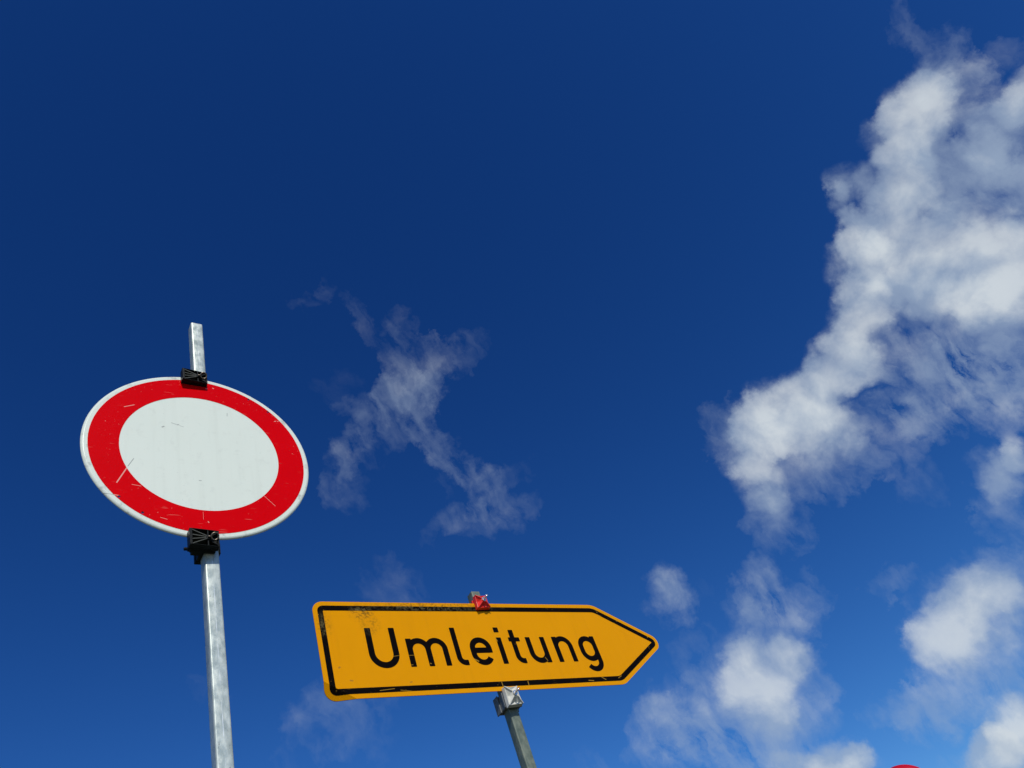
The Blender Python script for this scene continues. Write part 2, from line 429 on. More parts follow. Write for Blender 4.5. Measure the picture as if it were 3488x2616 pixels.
def mat_round_red():
    m, t, b = principled('sign red film', 0.16, 0.0, 0.05); v = obj_coord(t)
    base = t.mix(t.noise(v, 8, 4).outputs['Fac'], (0.575, 0.0006, 0.002), (0.65, 0.001, 0.003))
    pale = (0.75, 0.45, 0.36)
    c = t.mix(t.math('MULTIPLY', specks(t, v, 150, 0.66, 12, 0.46, 0.62), 0.5), base, pale)
    c = t.mix(t.math('MULTIPLY', fine_scratches(t, v, 0.45, 0.68), 0.4), c, pale)
    c = t.mix(t.math('MULTIPLY', fine_scratches(t, v, -0.9, 0.68), 0.35), c, pale)
    sm = stroke_mask(t, v, [(-0.212, -0.142, -0.187, -0.083, 0.0014), (-0.200, 0.133, -0.175, 0.146, 0.0010), (-0.177, -0.144, -0.156, -0.147, 0.0006), (0.153, -0.139, 0.183, -0.175, 0.0005), (-0.111, -0.243, -0.095, -0.248, 0.0005), (0.216, 0.158, 0.221, 0.160, 0.0011), (0.226, 0.160, 0.228, 0.160, 0.0012), (0.020, 0.258, 0.025, 0.259, 0.0008), (0.041, 0.265, 0.043, 0.264, 0.0014), (-0.008, -0.215, -0.008, -0.24, 0.00025), (0.003, -0.246, 0.005, -0.249, 0.0010), (-0.206, -0.184, -0.232, -0.180, 0.0010)])
    c = t.mix(t.math('MULTIPLY', sm, 0.65), c, (0.80, 0.55, 0.45))
    t.l.new(c, b.inputs['Base Color']); return m
def dirt_cloud(t, v, cx, cz, rx, rz):
    p = t.vec('MULTIPLY', t.vec('SUBTRACT', v, (cx, 0, cz)), (1 / rx, 0, 1 / rz))
    return t.ramp(t.vec('LENGTH', p), 0.2, 1.0, 1.0, 0.0)
def smudges(t, v):
    """algae and grime patches of the yellow sign, the same on film and print"""
    a = dirt_cloud(t, v, -0.480, 0.130, 0.060, 0.045)
    a = t.math('MAXIMUM', a, t.math('MULTIPLY', dirt_cloud(t, v, -0.455, 0.085, 0.048, 0.055), 0.55))
    a = t.math('MAXIMUM', a, t.math('MULTIPLY', dirt_cloud(t, v, -0.615, 0.085, 0.035, 0.06), 0.7))
    a = t.math('MAXIMUM', a, t.math('MULTIPLY', dirt_cloud(t, v, -0.20, 0.158, 0.36, 0.030), 0.75))
    return a
def mat_yellow():
    m, t, b = principled('sign yellow film', 0.16, 0.0, 0.05); v = obj_coord(t)
    base = t.mix(t.noise(v, 5, 4).outputs['Fac'], (0.655, 0.258, 0.0006), (0.715, 0.288, 0.001))
    run = t.noise(t.vec('MULTIPLY', v, (30, 1, 3.0)), 1.0, 4, 0.6).outputs['Fac']
    base = t.mix(t.math('MULTIPLY', t.ramp(run, 0.48, 0.72), 0.14), base, (0.50, 0.20, 0.004))
    base = t.mix(t.math('MULTIPLY', t.noise(v, 340, 2, 0.6).outputs['Fac'], 0.10), base, (0.80, 0.36, 0.006))
    grain = t.noise(v, 120, 5, 0.7).outputs['Fac']; gate = smudges(t, v)
    clump = t.ramp(t.noise(v, 42, 3, 0.6).outputs['Fac'], 0.40, 0.62)
    d = t.math('MULTIPLY', t.ramp(t.math('MULTIPLY_ADD', clump, 0.12, grain), 0.50, 0.68), gate)
    c = t.mix(t.math('MULTIPLY', gate, 0.10), base, (0.35, 0.17, 0.02))
    c = t.mix(t.math('MULTIPLY', d, 0.75), c, (0.09, 0.055, 0.01))
    c = t.mix(t.math('MULTIPLY', specks(t, v, 90, 0.70, 7, 0.42, 0.6), 0.55), c, (0.22, 0.11, 0.02))
    c = t.mix(t.math('MULTIPLY', specks(t, v, 60, 0.73, 5, 0.5, 0.6), 0.5), c, (0.62, 0.52, 0.10))
    c = t.mix(t.math('MULTIPLY', fine_scratches(t, v, 0.25, 0.72), 0.35), c, (0.78, 0.50, 0.10))
    sp = stroke_mask(t, v, [(-0.590, -0.068, -0.587, -0.066, 0.0028), (-0.36, -0.127, -0.354, -0.125, 0.0022), (-0.560, -0.112, -0.553, -0.113, 0.0025)])
    c = t.mix(t.math('MULTIPLY', sp, 0.6), c, (0.20, 0.11, 0.03))
    t.l.new(c, b.inputs['Base Color']); return m
def mat_print(name, segs, rub):
    """black print; rubbed through to the yellow film in places; v is the position on the plate"""
    m, t, b = principled(name, 0.3, 0.0, 0.03); v = obj_coord(t)
    gate = smudges(t, v)
    base = t.mix(t.noise(v, 30, 3).outputs['Fac'], (0.0025, 0.002, 0.0015), (0.006, 0.004, 0.003))
    algae = t.math('MULTIPLY', t.ramp(t.noise(v, 75, 5, 0.7).outputs['Fac'], 0.43, 0.62), gate)
    c = t.mix(t.math('MULTIPLY', algae, 0.8), base, (0.15, 0.12, 0.05))
    wear = t.math('MULTIPLY', t.ramp(t.noise(v, 85, 5, 0.65).outputs['Fac'], rub, rub + 0.06), t.ramp(t.noise(v, 14, 2).outputs['Fac'], 0.46, 0.6))
    wear = t.math('MAXIMUM', wear, t.math('MULTIPLY', fine_scratches(t, v, 0.5, 0.70), 0.8))
    wear = t.math('MAXIMUM', wear, t.math('MULTIPLY', fine_scratches(t, v, -0.7, 0.72), 0.7))
    if segs: wear = t.math('MAXIMUM', wear, stroke_mask(t, v, segs))
    c = t.mix(t.math('MULTIPLY', wear, 0.7), c, (0.45, 0.25, 0.03))
    t.l.new(c, b.inputs['Base Color']); return m
def mat_zinc(name, lo, hi, stain, seam, rough=0.42, metal=0.45):
    m, t, b = principled(name, rough, metal); v = obj_coord(t)
    n = t.noise(t.vec('MULTIPLY', v, (1, 1, 0.55)), 55, 5, 0.6).outputs['Fac']
    n2 = t.noise(t.vec('MULTIPLY', v, (1, 1, 0.35)), 18, 4, 0.55, 0.8).outputs['Fac']
    c = t.mix(t.ramp(n, 0.36, 0.64), lo, hi)
    c = t.mix(t.math('MULTIPLY', t.ramp(n2, 0.52, 0.66), 0.55), c, stain)
    c = t.mix(t.math('MULTIPLY', specks(t, v, 150, 0.66, 14), 0.7), c, (0.10, 0.11, 0.09))
    vr = t.new('ShaderNodeTexVoronoi'); t.put(vr.inputs['Vector'], v); t.put(vr.inputs['Scale'], 42)
    vg = t.new('ShaderNodeSeparateColor'); t.put(vg.inputs[0], vr.outputs['Color'])
    c = t.mix(0.22, c, t.ramp(vg.outputs[0], 0, 1, 0.25, 0.75, 'LINEAR'), 'SOFT_LIGHT')
    if seam is not None:
        sx = t.new('ShaderNodeSeparateXYZ'); t.put(sx.inputs[0], v)
        ln = t.ramp(t.math('ABSOLUTE', t.math('SUBTRACT', sx.outputs[0], seam)), 0.0002, 0.0011, 1.0, 0.0)
        ln = t.math('MULTIPLY', ln, t.ramp(t.noise(t.vec('MULTIPLY', v, (0, 0, 1)), 16, 3).outputs['Fac'], 0.42, 0.6))
        c = t.mix(t.math('MULTIPLY', ln, 0.75), c, (0.86, 0.88, 0.86))
    t.l.new(c, b.inputs['Base Color'])
    t.l.new(t.ramp(n, 0.3, 0.7, rough - 0.08, rough + 0.14), b.inputs['Roughness'])
    micro(t, b, v, 240, 0.06, 0.0006); return m
def mat_plain(name, a, b_, rough=0.5, metal=0.0, scale=60, bump=0.15, spec=0.5, dirt=0.3):
    m, t, b = principled(name, rough, metal, spec); v = obj_coord(t)
    c = t.mix(t.noise(v, scale, 5, 0.6).outputs['Fac'], a, b_)
    d = t.ramp(t.noise(v, scale * 1.7, 4, 0.65).outputs['Fac'], 0.55, 0.7)
    c = t.mix(t.math('MULTIPLY', d, dirt), c, tuple(x * 0.35 for x in a))
    t.l.new(c, b.inputs['Base Color']); micro(t, b, v, scale * 6, bump, 0.0008); return m

M = dict(
    white=mat_round_white(), red=mat_round_red(), yellow=mat_yellow(),
    zinc=mat_zinc('galvanised steel', (0.40, 0.45, 0.395), (0.53, 0.57, 0.505), (0.27, 0.305, 0.26), 0.0, 0.32, 0.25),
    oldzinc=mat_zinc('weathered galvanised steel', (0.105, 0.13, 0.095), (0.17, 0.195, 0.145), (0.065, 0.085, 0.06), None, 0.5, 0.1),
    alu=mat_plain('plate aluminium', (0.42, 0.43, 0.43), (0.55, 0.56, 0.56), 0.45, 0.8),
    rubber=mat_plain('black clamp plastic', (0.004, 0.005, 0.0045), (0.012, 0.014, 0.012), 0.42, 0.0, 120, 0.2, 0.12, 0.3),
    ribs=mat_plain('paler black clamp plastic', (0.03, 0.033, 0.026), (0.07, 0.075, 0.06), 0.45, 0.0, 200, 0.2, 0.2, 0.4),  # paler tone of the black plastic, for the fan of ribs
    redplast=mat_plain('red clamp plastic', (0.62, 0.012, 0.008), (0.75, 0.03, 0.018), 0.42, 0.0, 90, 0.2, 0.5, 0.25),
    whiteplast=mat_plain('weathered white clamp plastic', (0.46, 0.45, 0.38), (0.66, 0.65, 0.57), 0.55, 0.0, 110, 0.3, 0.4, 0.45),
    greyplast=mat_plain('grey clamp plastic', (0.10, 0.11, 0.11), (0.16, 0.17, 0.17), 0.6, 0.0, 90, 0.2),
    bolt=mat_plain('zinc plated bolt', (0.62, 0.60, 0.56), (0.78, 0.77, 0.74), 0.28, 0.9, 200, 0.2, 0.5, 0.3),
    brass=mat_plain('tarnished bolt', (0.20, 0.15, 0.10), (0.36, 0.29, 0.21), 0.32, 0.85, 200, 0.2, 0.5, 0.35),
    lens=mat_plain('red lamp plastic', (0.42, 0.003, 0.006), (0.50, 0.006, 0.012), 0.18, 0.0, 30, 0.05, 0.6, 0.1),
    block=mat_plain('recycled rubber', (0.020, 0.020, 0.019), (0.04, 0.04, 0.038), 0.85, 0.0, 60, 0.5),
)

# ------------------------------------------------------------------ ground
def ground():
    bm = bmesh.new(); s = 3000
    rings = [0.0, 6, 20, 80, 400, s]; prev = None
    c = bm.verts.new((0, 0, 0))
    for r in rings[1:]:
        row = [bm.verts.new((math.cos(k * math.tau / 48) * r, math.sin(k * math.tau / 48) * r, 0)) for k in range(48)]
        for k in range(48):
            if prev is None: bm.faces.new((c, row[k], row[(k + 1) % 48]))
            else: bm.faces.new((prev[k], row[k], row[(k + 1) % 48], prev[(k + 1) % 48]))
        prev = row
    m, t, b = principled('roadside ground', 0.9); v = obj_coord(t)
    n = t.noise(v, 0.35, 6, 0.6).outputs['Fac']
    c = t.mix(t.ramp(n, 0.42, 0.58), (0.055, 0.055, 0.052), (0.05, 0.075, 0.025))
    c = t.mix(t.ramp(t.noise(v, 40, 4).outputs['Fac'], 0.4, 0.7), c, (0.085, 0.08, 0.07))
    t.l.new(c, b.inputs['Base Color']); micro(t, b, v, 60, 0.6, 0.01)
    o = link('ground', fix(bm), m); o['kind'] = 'structure'
ground()

# ------------------------------------------------------------------ posts
def square_tube(hw, h, rad, wall=0.0022, cap=False, steps=5):
    def ring(hw_, r_, z):
        out = []
        for cx_, cz_, a0 in ((1, 1, 0), (-1, 1, 90), (-1, -1, 180), (1, -1, 270)):
            for k in range(steps + 1):
                a = R(a0 + 90 * k / steps); out.append((cx_ * (hw_ - r_) + math.cos(a) * r_, cz_ * (hw_ - r_) + math.sin(a) * r_, z))
        return out
    bm = bmesh.new()
    nseg = 16
    rows = [[bm.verts.new(p) for p in ring(hw, rad, h * i / nseg)] for i in range(nseg + 1)]
    inner = [[bm.verts.new(p) for p in ring(hw - wall, max(rad - wall, 0.0008), z)] for z in (h, h - 0.25)]
    allr = rows + inner; n = len(rows[0])
    for a, b in zip(allr, allr[1:]):
        for k in range(n): bm.faces.new((a[k], a[(k + 1) % n], b[(k + 1) % n], b[k]))
    bm.faces.new(allr[-1])
    return fix(bm)
def foot(parent, mat):
    """rubber footplate of the post"""
    bm = bmesh.new()
    prism(bm, [(-0.41, 0.0), (0.41, 0.0), (0.41, 0.085), (0.36, 0.115), (-0.36, 0.115), (-0.41, 0.085)], -0.20, 0.20)
    bevel(bm, 0.012, 2)
    return link('footplate', bm, mat, parent)
def shade_by_angle(o, ang=0.5):
    for p in o.data.polygons: p.use_smooth = True
    bm = bmesh.new(); bm.from_mesh(o.data)
    for e in bm.edges:
        if len(e.link_faces) == 2 and e.calc_face_angle(0) > ang: e.smooth = False
    bm.to_mesh(o.data); bm.free()

# eyebolt: a ring on a shank; the shank runs along local y through the clamp
def eyebolt(parent, loc, d, w_, mat, ring_r=0.0088, thick=0.0022, shank=0.02, reach=0.004):
    """loc: where the shank leaves the clamp; d: towards the ring; w_: second direction in the plane of the ring"""
    d = Vector(d).normalized(); w_ = Vector(w_); w_ = (w_ - d * w_.dot(d)).normalized()
    bm = bmesh.new(); c0 = d * (reach + ring_r)
    tube(bm, [-d * shank, d * reach], thick * 1.1, 10)
    tube(bm, [c0 + d * math.cos(k * math.tau / 28) * ring_r + w_ * math.sin(k * math.tau / 28) * ring_r for k in range(28)], thick, 10, True)
    return link('eyebolt', fix(bm), mat, parent, loc, (0, 0, 0), True)
def washer(parent, loc, mat, r_=0.0075):
    bm = bmesh.new(); rows = lathe(bm, [(0.0028, 0.0), (0.0028, -0.0016), (r_, -0.0016), (r_, 0.0), (0.0028, 0.0)], 20)
    return link('washer', fix(bm), mat, parent, loc)

# ------------------------------------------------------------------ round sign
SIGN_L = Vector((-0.8611, 1.5422, 0)); ZL = 1.645 + EYE.z; AL = 0.8096; HWL = 0.0180
PLY_L = -(HWL + 0.0115); DXL = -0.0107      # front of the plate, offset of the plate from the post
round_sign = thing('round_traffic_sign', 'round white sign with wide red border on a pale galvanised square post', 'traffic sign', SIGN_L, AL)
p = link('post', square_tube(HWL, ZL + 0.5815, 0.0042), M['zinc'], round_sign); shade_by_angle(p)
foot(round_sign, M['block'])
HOLES = [(0.145, 0.238), (0.200, 0.195), (-0.206, -0.187), (-0.152, -0.232)]
def circ(r_, n=128, cx_=0, cz_=0, ph=0): return [(cx_ + math.cos(ph + k * math.tau / n) * r_, cz_ + math.sin(ph + k * math.tau / n) * r_) for k in range(n)]
def in_holes(x, z): return any(math.hypot(x - a, z - b) < 0.0034 for a, b in HOLES)
hole_loops = [circ(0.0034, 10, a, b) for a, b in HOLES]
bm = sheet([circ(0.2935)] + hole_loops, lambda x, z: math.hypot(x, z) < 0.2935 and not in_holes(x, z))
rows = lathe(bm, [(0.2935, 0.0), (0.2965, 0.0006), (0.2990, 0.0026), (0.3000, 0.0042), (0.3000, 0.0052), (0.2985, 0.0052), (0.2974, 0.0046), (0.2945, 0.0030)], 128)
back = sheet([circ(0.2945)] + hole_loops, lambda x, z: math.hypot(x, z) < 0.2945 and not in_holes(x, z), 0.0030)
bmesh.ops.remove_doubles(bm, verts=bm.verts[:], dist=1e-5)
plate_loc = (DXL, PLY_L, ZL)
plate = link('sign_plate', bm, M['white'], round_sign, plate_loc); shade_by_angle(plate, 0.9)
link('plate_back', back, M['alu'], plate)
bm = sheet([circ(0.2838), circ(0.2100, 128)] + hole_loops, lambda x, z: 0.2100 < math.hypot(x, z) < 0.2838 and not in_holes(x, z), -0.0005)
ring = link('red_border', bm, M['red'], plate)

def ribbed_clamp(parent, zc, up_sign, mat, bolt_mat, e0, e1, z0, z1, depth):
    """plastic clamp that hooks over the plate edge: open tray with a fan of ribs in front, block round the post behind"""
    body = bmesh.new(); fy = PLY_L - depth; by = PLY_L
    # back wall of the tray lies on the plate, four walls round it
    box(body, (e0, by - 0.006, z0), (e1, by, z1))
    wl = 0.0042
    box(body, (e0, fy, z0), (e0 + wl * 1.6, by - 0.006, z1))
    box(body, (e1 - wl, fy + 0.005, z0), (e1, by - 0.006, z1))
    hexa(body, [(e0 + wl * 1.6, fy, z1), (e1 - wl, fy + 0.005, z1), (e1 - wl, fy + 0.005, z1 - wl * .6), (e0 + wl * 1.6, fy, z1 - wl * .6),
                (e0 + wl * 1.6, by - 0.006, z1), (e1 - wl, by - 0.006, z1), (e1 - wl, by - 0.006, z1 - wl * .6), (e0 + wl * 1.6, by - 0.006, z1 - wl * .6)])
    hexa(body, [(e0 + wl * 1.6, fy, z0 + wl * .6), (e1 - wl, fy + 0.005, z0 + wl * .6), (e1 - wl, fy + 0.005, z0), (e0 + wl * 1.6, fy, z0),
                (e0 + wl * 1.6, by - 0.006, z0 + wl * .6), (e1 - wl, by - 0.006, z0 + wl * .6), (e1 - wl, by - 0.006, z0), (e0 + wl * 1.6, by - 0.006, z0)])
    bevel(body, 0.0009, 1)
    body_o = link('clamp', body, mat, parent)
    bx, bz = e0 + (e1 - e0) * 0.62, (z0 + z1) / 2
    # ribs fan out from the bolt to the left wall
    for zz in (z1 - wl * 0.9, z0 + (z1 - z0) * 0.62, z0 + (z1 - z0) * 0.36, z0 + wl * 0.9):
        rb = bmesh.new(); bar(rb, (e0 + wl * 1.5, (fy + by) / 2 - 0.0025, zz), (bx, (fy + by) / 2 - 0.0025, bz + (zz - bz) * 0.12), 0.0022, (by - fy) - 0.008)
        link('rib', fix(rb), M['ribs'], body_o)
    for s_ in (-1, 1):
        rb = bmesh.new(); bar(rb, (e1 - wl, (fy + by) / 2, bz + s_ * (z1 - z0) * 0.36), (bx, (fy + by) / 2, bz + s_ * 0.003), 0.0022, (by - fy) - 0.012)
        link('rib', fix(rb), mat, body_o)
    cross = bmesh.new(); box(cross, (bx - 0.0013, fy + 0.004, z0 + wl * .6), (bx + 0.0013, by - 0.006, z1 - wl * .6)); link('rib', fix(cross), mat, body_o)
    bs = bmesh.new(); tube(bs, [(bx, fy + 0.001, bz), (bx, by - 0.004, bz)], 0.0062, 16); link('boss', fix(bs), mat, body_o)
    eyebolt(body_o, (bx + 0.004, fy - 0.0015, bz), (0.97, 0.02, 0.12), (0.1, -0.55, 0.70), bolt_mat, 0.0090, 0.0019, 0.006, 0.002)
    # rear half: saddle that bridges from the plate edge to the post and wraps it
    jb = bmesh.new()
    zi, zo = (z0, min(z1, zc - 0.3 - 0.004)) if up_sign < 0 else (max(z0, zc + 0.3 + 0.004), z1)
    box(jb, (e0 + 0.006, by, zi), (e1 - 0.004, by + 0.0115 - 0.0005, zo))                     # bridge past the plate edge
    box(jb, (-HWL - 0.030, PLY_L + 0.0112, zi + 0.003), (-HWL - 0.0008, -0.004, zo + 0.002))  # lug that takes the cross bolt
    box(jb, (-HWL - 0.010, -0.0038, zi + 0.003), (-HWL - 0.0008, HWL + 0.0006, zo + 0.002))   # cheeks beside the post
    box(jb, (HWL + 0.0008, PLY_L + 0.0112, zi + 0.003), (HWL + 0.004, HWL + 0.0006, zo + 0.002))
    box(jb, (-HWL - 0.012, HWL + 0.0008, zi + 0.003), (HWL + 0.006, HWL + 0.013, zo + 0.002)) # strap behind the post
    bevel(jb, 0.0012, 1)
    jaw = link('jaw', jb, mat, parent)
    tb = bmesh.new(); tube(tb, [(-HWL - 0.030, -0.012, (zi + zo) / 2), (-HWL - 0.046, -0.012, (zi + zo) / 2 - 0.001)], 0.0042, 12); link('bolt', fix(tb), mat, jaw)
    nb = bmesh.new(); tube(nb, [(-HWL - 0.0302, -0.012, (zi + zo) / 2), (-HWL - 0.037, -0.012, (zi + zo) / 2 - .0003)], 0.0072, 6); link('nut', fix(nb), mat, jaw)
ribbed_clamp(round_sign, ZL, 1, M['rubber'], M['brass'], DXL - 0.050, DXL + 0.022, ZL + 0.264, ZL + 0.311, 0.022)
ribbed_clamp(round_sign, ZL, -1, M['rubber'], M['brass'], DXL - 0.050, DXL + 0.022, ZL - 0.338, ZL - 0.288, 0.024)

# ------------------------------------------------------------------ diversion sign
SIGN_R = Vector((-0.4559, 2.682, 0)); ZR = 1.3488 + EYE.z; AR = 0.7948; HWR = 0.0184
PLY_R = -(HWR + 0.0115)
arrow_sign = thing('direction_sign', 'yellow arrow-shaped sign with black border and the word Umleitung, on a darker grey post', 'direction sign', SIGN_R, AR)
p = link('post', square_tube(HWR, ZR + 0.2331, 0.0045), M['oldzinc'], arrow_sign); shade_by_angle(p)
foot(arrow_sign, M['block'])
XL, XT, XC, HH = -0.6455, 0.8060, 0.5125, 0.1723
CORN = [(XL, -HH), (XC, -HH), (XT, 0), (XC, HH), (XL, HH)]
def inset(poly, d):
    out = []; n = len(poly)
    for i in range(n):
        p0, p1, p2 = Vector(poly[i - 1]), Vector(poly[i]), Vector(poly[(i + 1) % n])
        a = (p1 - p0).normalized(); b = (p2 - p1).normalized(); na = Vector((-a.y, a.x)); nb = Vector((-b.y, b.x))
        bis = (na + nb); out.append(p1 + bis * (d / (1 + na.dot(nb))))
    return out
def poly_sdf(poly, x, z):
    best = 1e9; ins = True; n = len(poly)
    for i in range(n):
        a, b = poly[i], poly[(i + 1) % n]; ex, ez = b[0] - a[0], b[1] - a[1]; px, pz = x - a[0], z - a[1]
        k = max(0, min(1, (px * ex + pz * ez) / (ex * ex + ez * ez))); best = min(best, math.hypot(px - ex * k, pz - ez * k))
        if ex * pz - ez * px < 0: ins = False
    return -best if ins else best
RADII = (0.040, 0.075, 0.036, 0.085, 0.036)
outline = []
for i, r_ in enumerate(RADII):
    c = inset(CORN, r_)[i]; p0, p1, p2 = CORN[i - 1], CORN[i], CORN[(i + 1) % 5]
    a0 = math.atan2(-(p1[0] - p0[0]), p1[1] - p0[1]); a1 = math.atan2(-(p2[0] - p1[0]), p2[1] - p1[1])
    while a1 < a0: a1 += math.tau
    for k in range(11):
        an = a0 + (a1 - a0) * k / 10; outline.append((c[0] + math.cos(an) * r_, c[1] + math.sin(an) * r_))
INNER = inset(CORN, 0.06)
def plate_sdf(x, z):
    return -0.06 if poly_sdf(INNER, x, z) < -0.002 else poly_sdf(outline, x, z)
# the lower left corner has been knocked backwards along this crease
F0, F1 = Vector((-0.6500, -0.1080)), Vector((-0.5480, -0.1740)); FD = (F1 - F0).normalized(); FN = Vector((FD.y, -FD.x))
if FN.x > 0: FN = -FN
BEND = R(30)
def crease(c):
    p2 = Vector((c.x, c.z)) - F0; d = p2.dot(FN)
    if d <= 0: return c
    q = F0 + FD * p2.dot(FD) + FN * (d * math.cos(BEND) + 0.0)
    return Vector((q.x, c.y * 1.0 + d * math.sin(BEND), q.y))
fold = [((F0 - FD * 0.08), (F1 + FD * 0.08))]
bm = sheet([outline], lambda x, z: plate_sdf(x, z) < 1e-5, 0.0, fold, crease)
ed = [e for e in bm.edges if e.is_boundary]
ret = bmesh.ops.extrude_edge_only(bm, edges=ed); nv = [g for g in ret['geom'] if isinstance(g, bmesh.types.BMVert)]
for v in nv: v.co.y += 0.003
plate = link('sign_plate', bm, M['yellow'], arrow_sign, (0, PLY_R, ZR))
bm = sheet([outline], lambda x, z: plate_sdf(x, z) < 1e-5, 0.0030, fold, crease)
link('plate_back', bm, M['alu'], plate)
wear_b = [(0.735, 0.030, 0.728, 0.022, 0.0012), (0.492, -0.146, 0.510, -0.138, 0.0012), (0.350, -0.150, 0.372, -0.152, 0.0016), (0.085, -0.158, 0.086, -0.143, 0.0016), (-0.02, -0.165, -0.021, -0.14, 0.0014), (0.415, -0.14, 0.43, -0.15, 0.0016), (-0.47, -0.150, -0.42, -0.146, 0.0010), (-0.40, -0.152, -0.355, -0.158, 0.0009), (0.52, 0.128, 0.535, 0.120, 0.0012)]
mb = mat_print('black border print', wear_b, 0.625)
bm = contour(lambda x, z: abs(plate_sdf(x, z) + 0.0248) - 0.0093, XL, XT + 0.01, -HH, HH, 0.003, -0.0007, crease)
link('black_border', bm, mb, plate)

# lettering: strokes with flat ends, in millimetres on the plate
def arc(cx_, cz_, r_, a0, a1, n=22): return [(cx_ + r_ * math.cos(R(a0 + (a1 - a0) * k / n)), cz_ + r_ * math.sin(R(a0 + (a1 - a0) * k / n))) for k in range(n + 1)]
BASE, XH = -73, 30.5
GLYPHS = [
    ('U', [[(-471, 72), (-471, -21.5)] + arc(-428.5, -21.5, 42.5, 180, 360)[1:] + [(-386, 72)]], 20.5),
    ('m', [[(-333, XH), (-333, BASE)], arc(-299.5, -11.5, 33.5, 168, 0) + [(-266, BASE)], arc(-234, -10, 32, 168, 0) + [(-202, BASE)]], 19.6),
    ('l', [[(-155.5, 71.5), (-155.5, -43)] + arc(-135, -43, 20.5, 180, 270, 12)[1:] + [(-124, -63.5)]], 19.2),
    ('e', [[(-94, -18.5), (-28, -18.5)], [(-28, -28.5), (-28, -12)] + arc(-61, -11.5, 33, 0, 180)[1:] + arc(-61, -32, 33, 180, 331)], 20.0),
    ('i', [[(23.3, XH), (23.3, BASE)], [(23.3, 71.5), (23.3, 51.5)]], 20.0),
    ('t', [[(83, 61), (83, -42)] + arc(104, -42.5, 21, 180, 270, 12)[1:] + [(112, -63.5)], [(64, 22), (111.5, 22)]], 19.2),
    ('u', [[(147, XH), (147, -32.5)] + arc(178.5, -32.5, 31.5, 180, 348)[1:], [(210, XH), (210, BASE)]], 20.0),
    ('n', [[(264.3, XH), (264.3, BASE)], arc(296, -10, 32, 168, 0) + [(328, BASE)]], 20.0),
    ('g', [arc(410, -11, 32, 10, 180) + arc(410, -31, 32, 180, 350), [(442, XH), (442, -73)] + arc(410, -73, 32, 0, -146)[1:]], 20.0),
]
def seg_d(px, pz, a, b, wd_):
    """distance to a stroke piece with flat ends"""
    ex, ez = b[0] - a[0], b[1] - a[1]; L = math.hypot(ex, ez); ux, uz = ex / L, ez / L
    qx, qz = px - (a[0] + b[0]) / 2, pz - (a[1] + b[1]) / 2
    dx, dz = abs(qx * ux + qz * uz) - L / 2, abs(-qx * uz + qz * ux) - wd_ / 2
    return math.hypot(max(dx, 0), max(dz, 0)) + min(max(dx, dz), 0)
def glyph_sdf(strokes, wd_):
    prims = []
    for st in strokes:
        th = wd_ + 0.9
        if len(st) == 2 and st[0] == (64, 22): th = 16.5
        for i in range(len(st) - 1):
            a, b = st[i], st[i + 1]; L = math.hypot(b[0] - a[0], b[1] - a[1]); ux, uz = (b[0] - a[0]) / L, (b[1] - a[1]) / L
            ext = 1.2                                                     # pieces overlap inside a stroke, not at its ends
            a2 = a if i == 0 else (a[0] - ux * ext, a[1] - uz * ext); b2 = b if i == len(st) - 2 else (b[0] + ux * ext, b[1] + uz * ext)
            prims.append((a2, b2, th))
    def f(x, z):
        x *= 1000; z *= 1000
        return min(seg_d(x, z, a, b, th) for a, b, th in prims) / 1000
    return f
wear_l = [(-0.40, -0.034, -0.37, -0.030, 0.0007), (-0.345, -0.032, -0.318, -0.031, 0.0007), (-0.487, -0.052, -0.472, -0.058, 0.0013), (-0.342, -0.066, -0.336, -0.066, 0.0010), (-0.104, -0.050, -0.086, -0.060, 0.0024), (0.012, 0.027, 0.016, 0.016, 0.0018), (0.196, -0.053, 0.202, -0.066, 0.0012), (-0.273, -0.062, -0.268, -0.064, 0.0012)]
ml = mat_print('black lettering print', wear_l, 0.69)
for ch, strokes, wd_ in GLYPHS:
    xs = [p_[0] for s_ in strokes for p_ in s_]; zs = [p_[1] for s_ in strokes for p_ in s_]
    bm = contour(glyph_sdf(strokes, wd_), (min(xs) - 16) / 1000, (max(xs) + 16) / 1000, (min(zs) - 16) / 1000, (max(zs) + 16) / 1000, 0.00173, -0.0007)
    o = link('letter', bm, ml, plate); o['label'] = 'black letter ' + ch

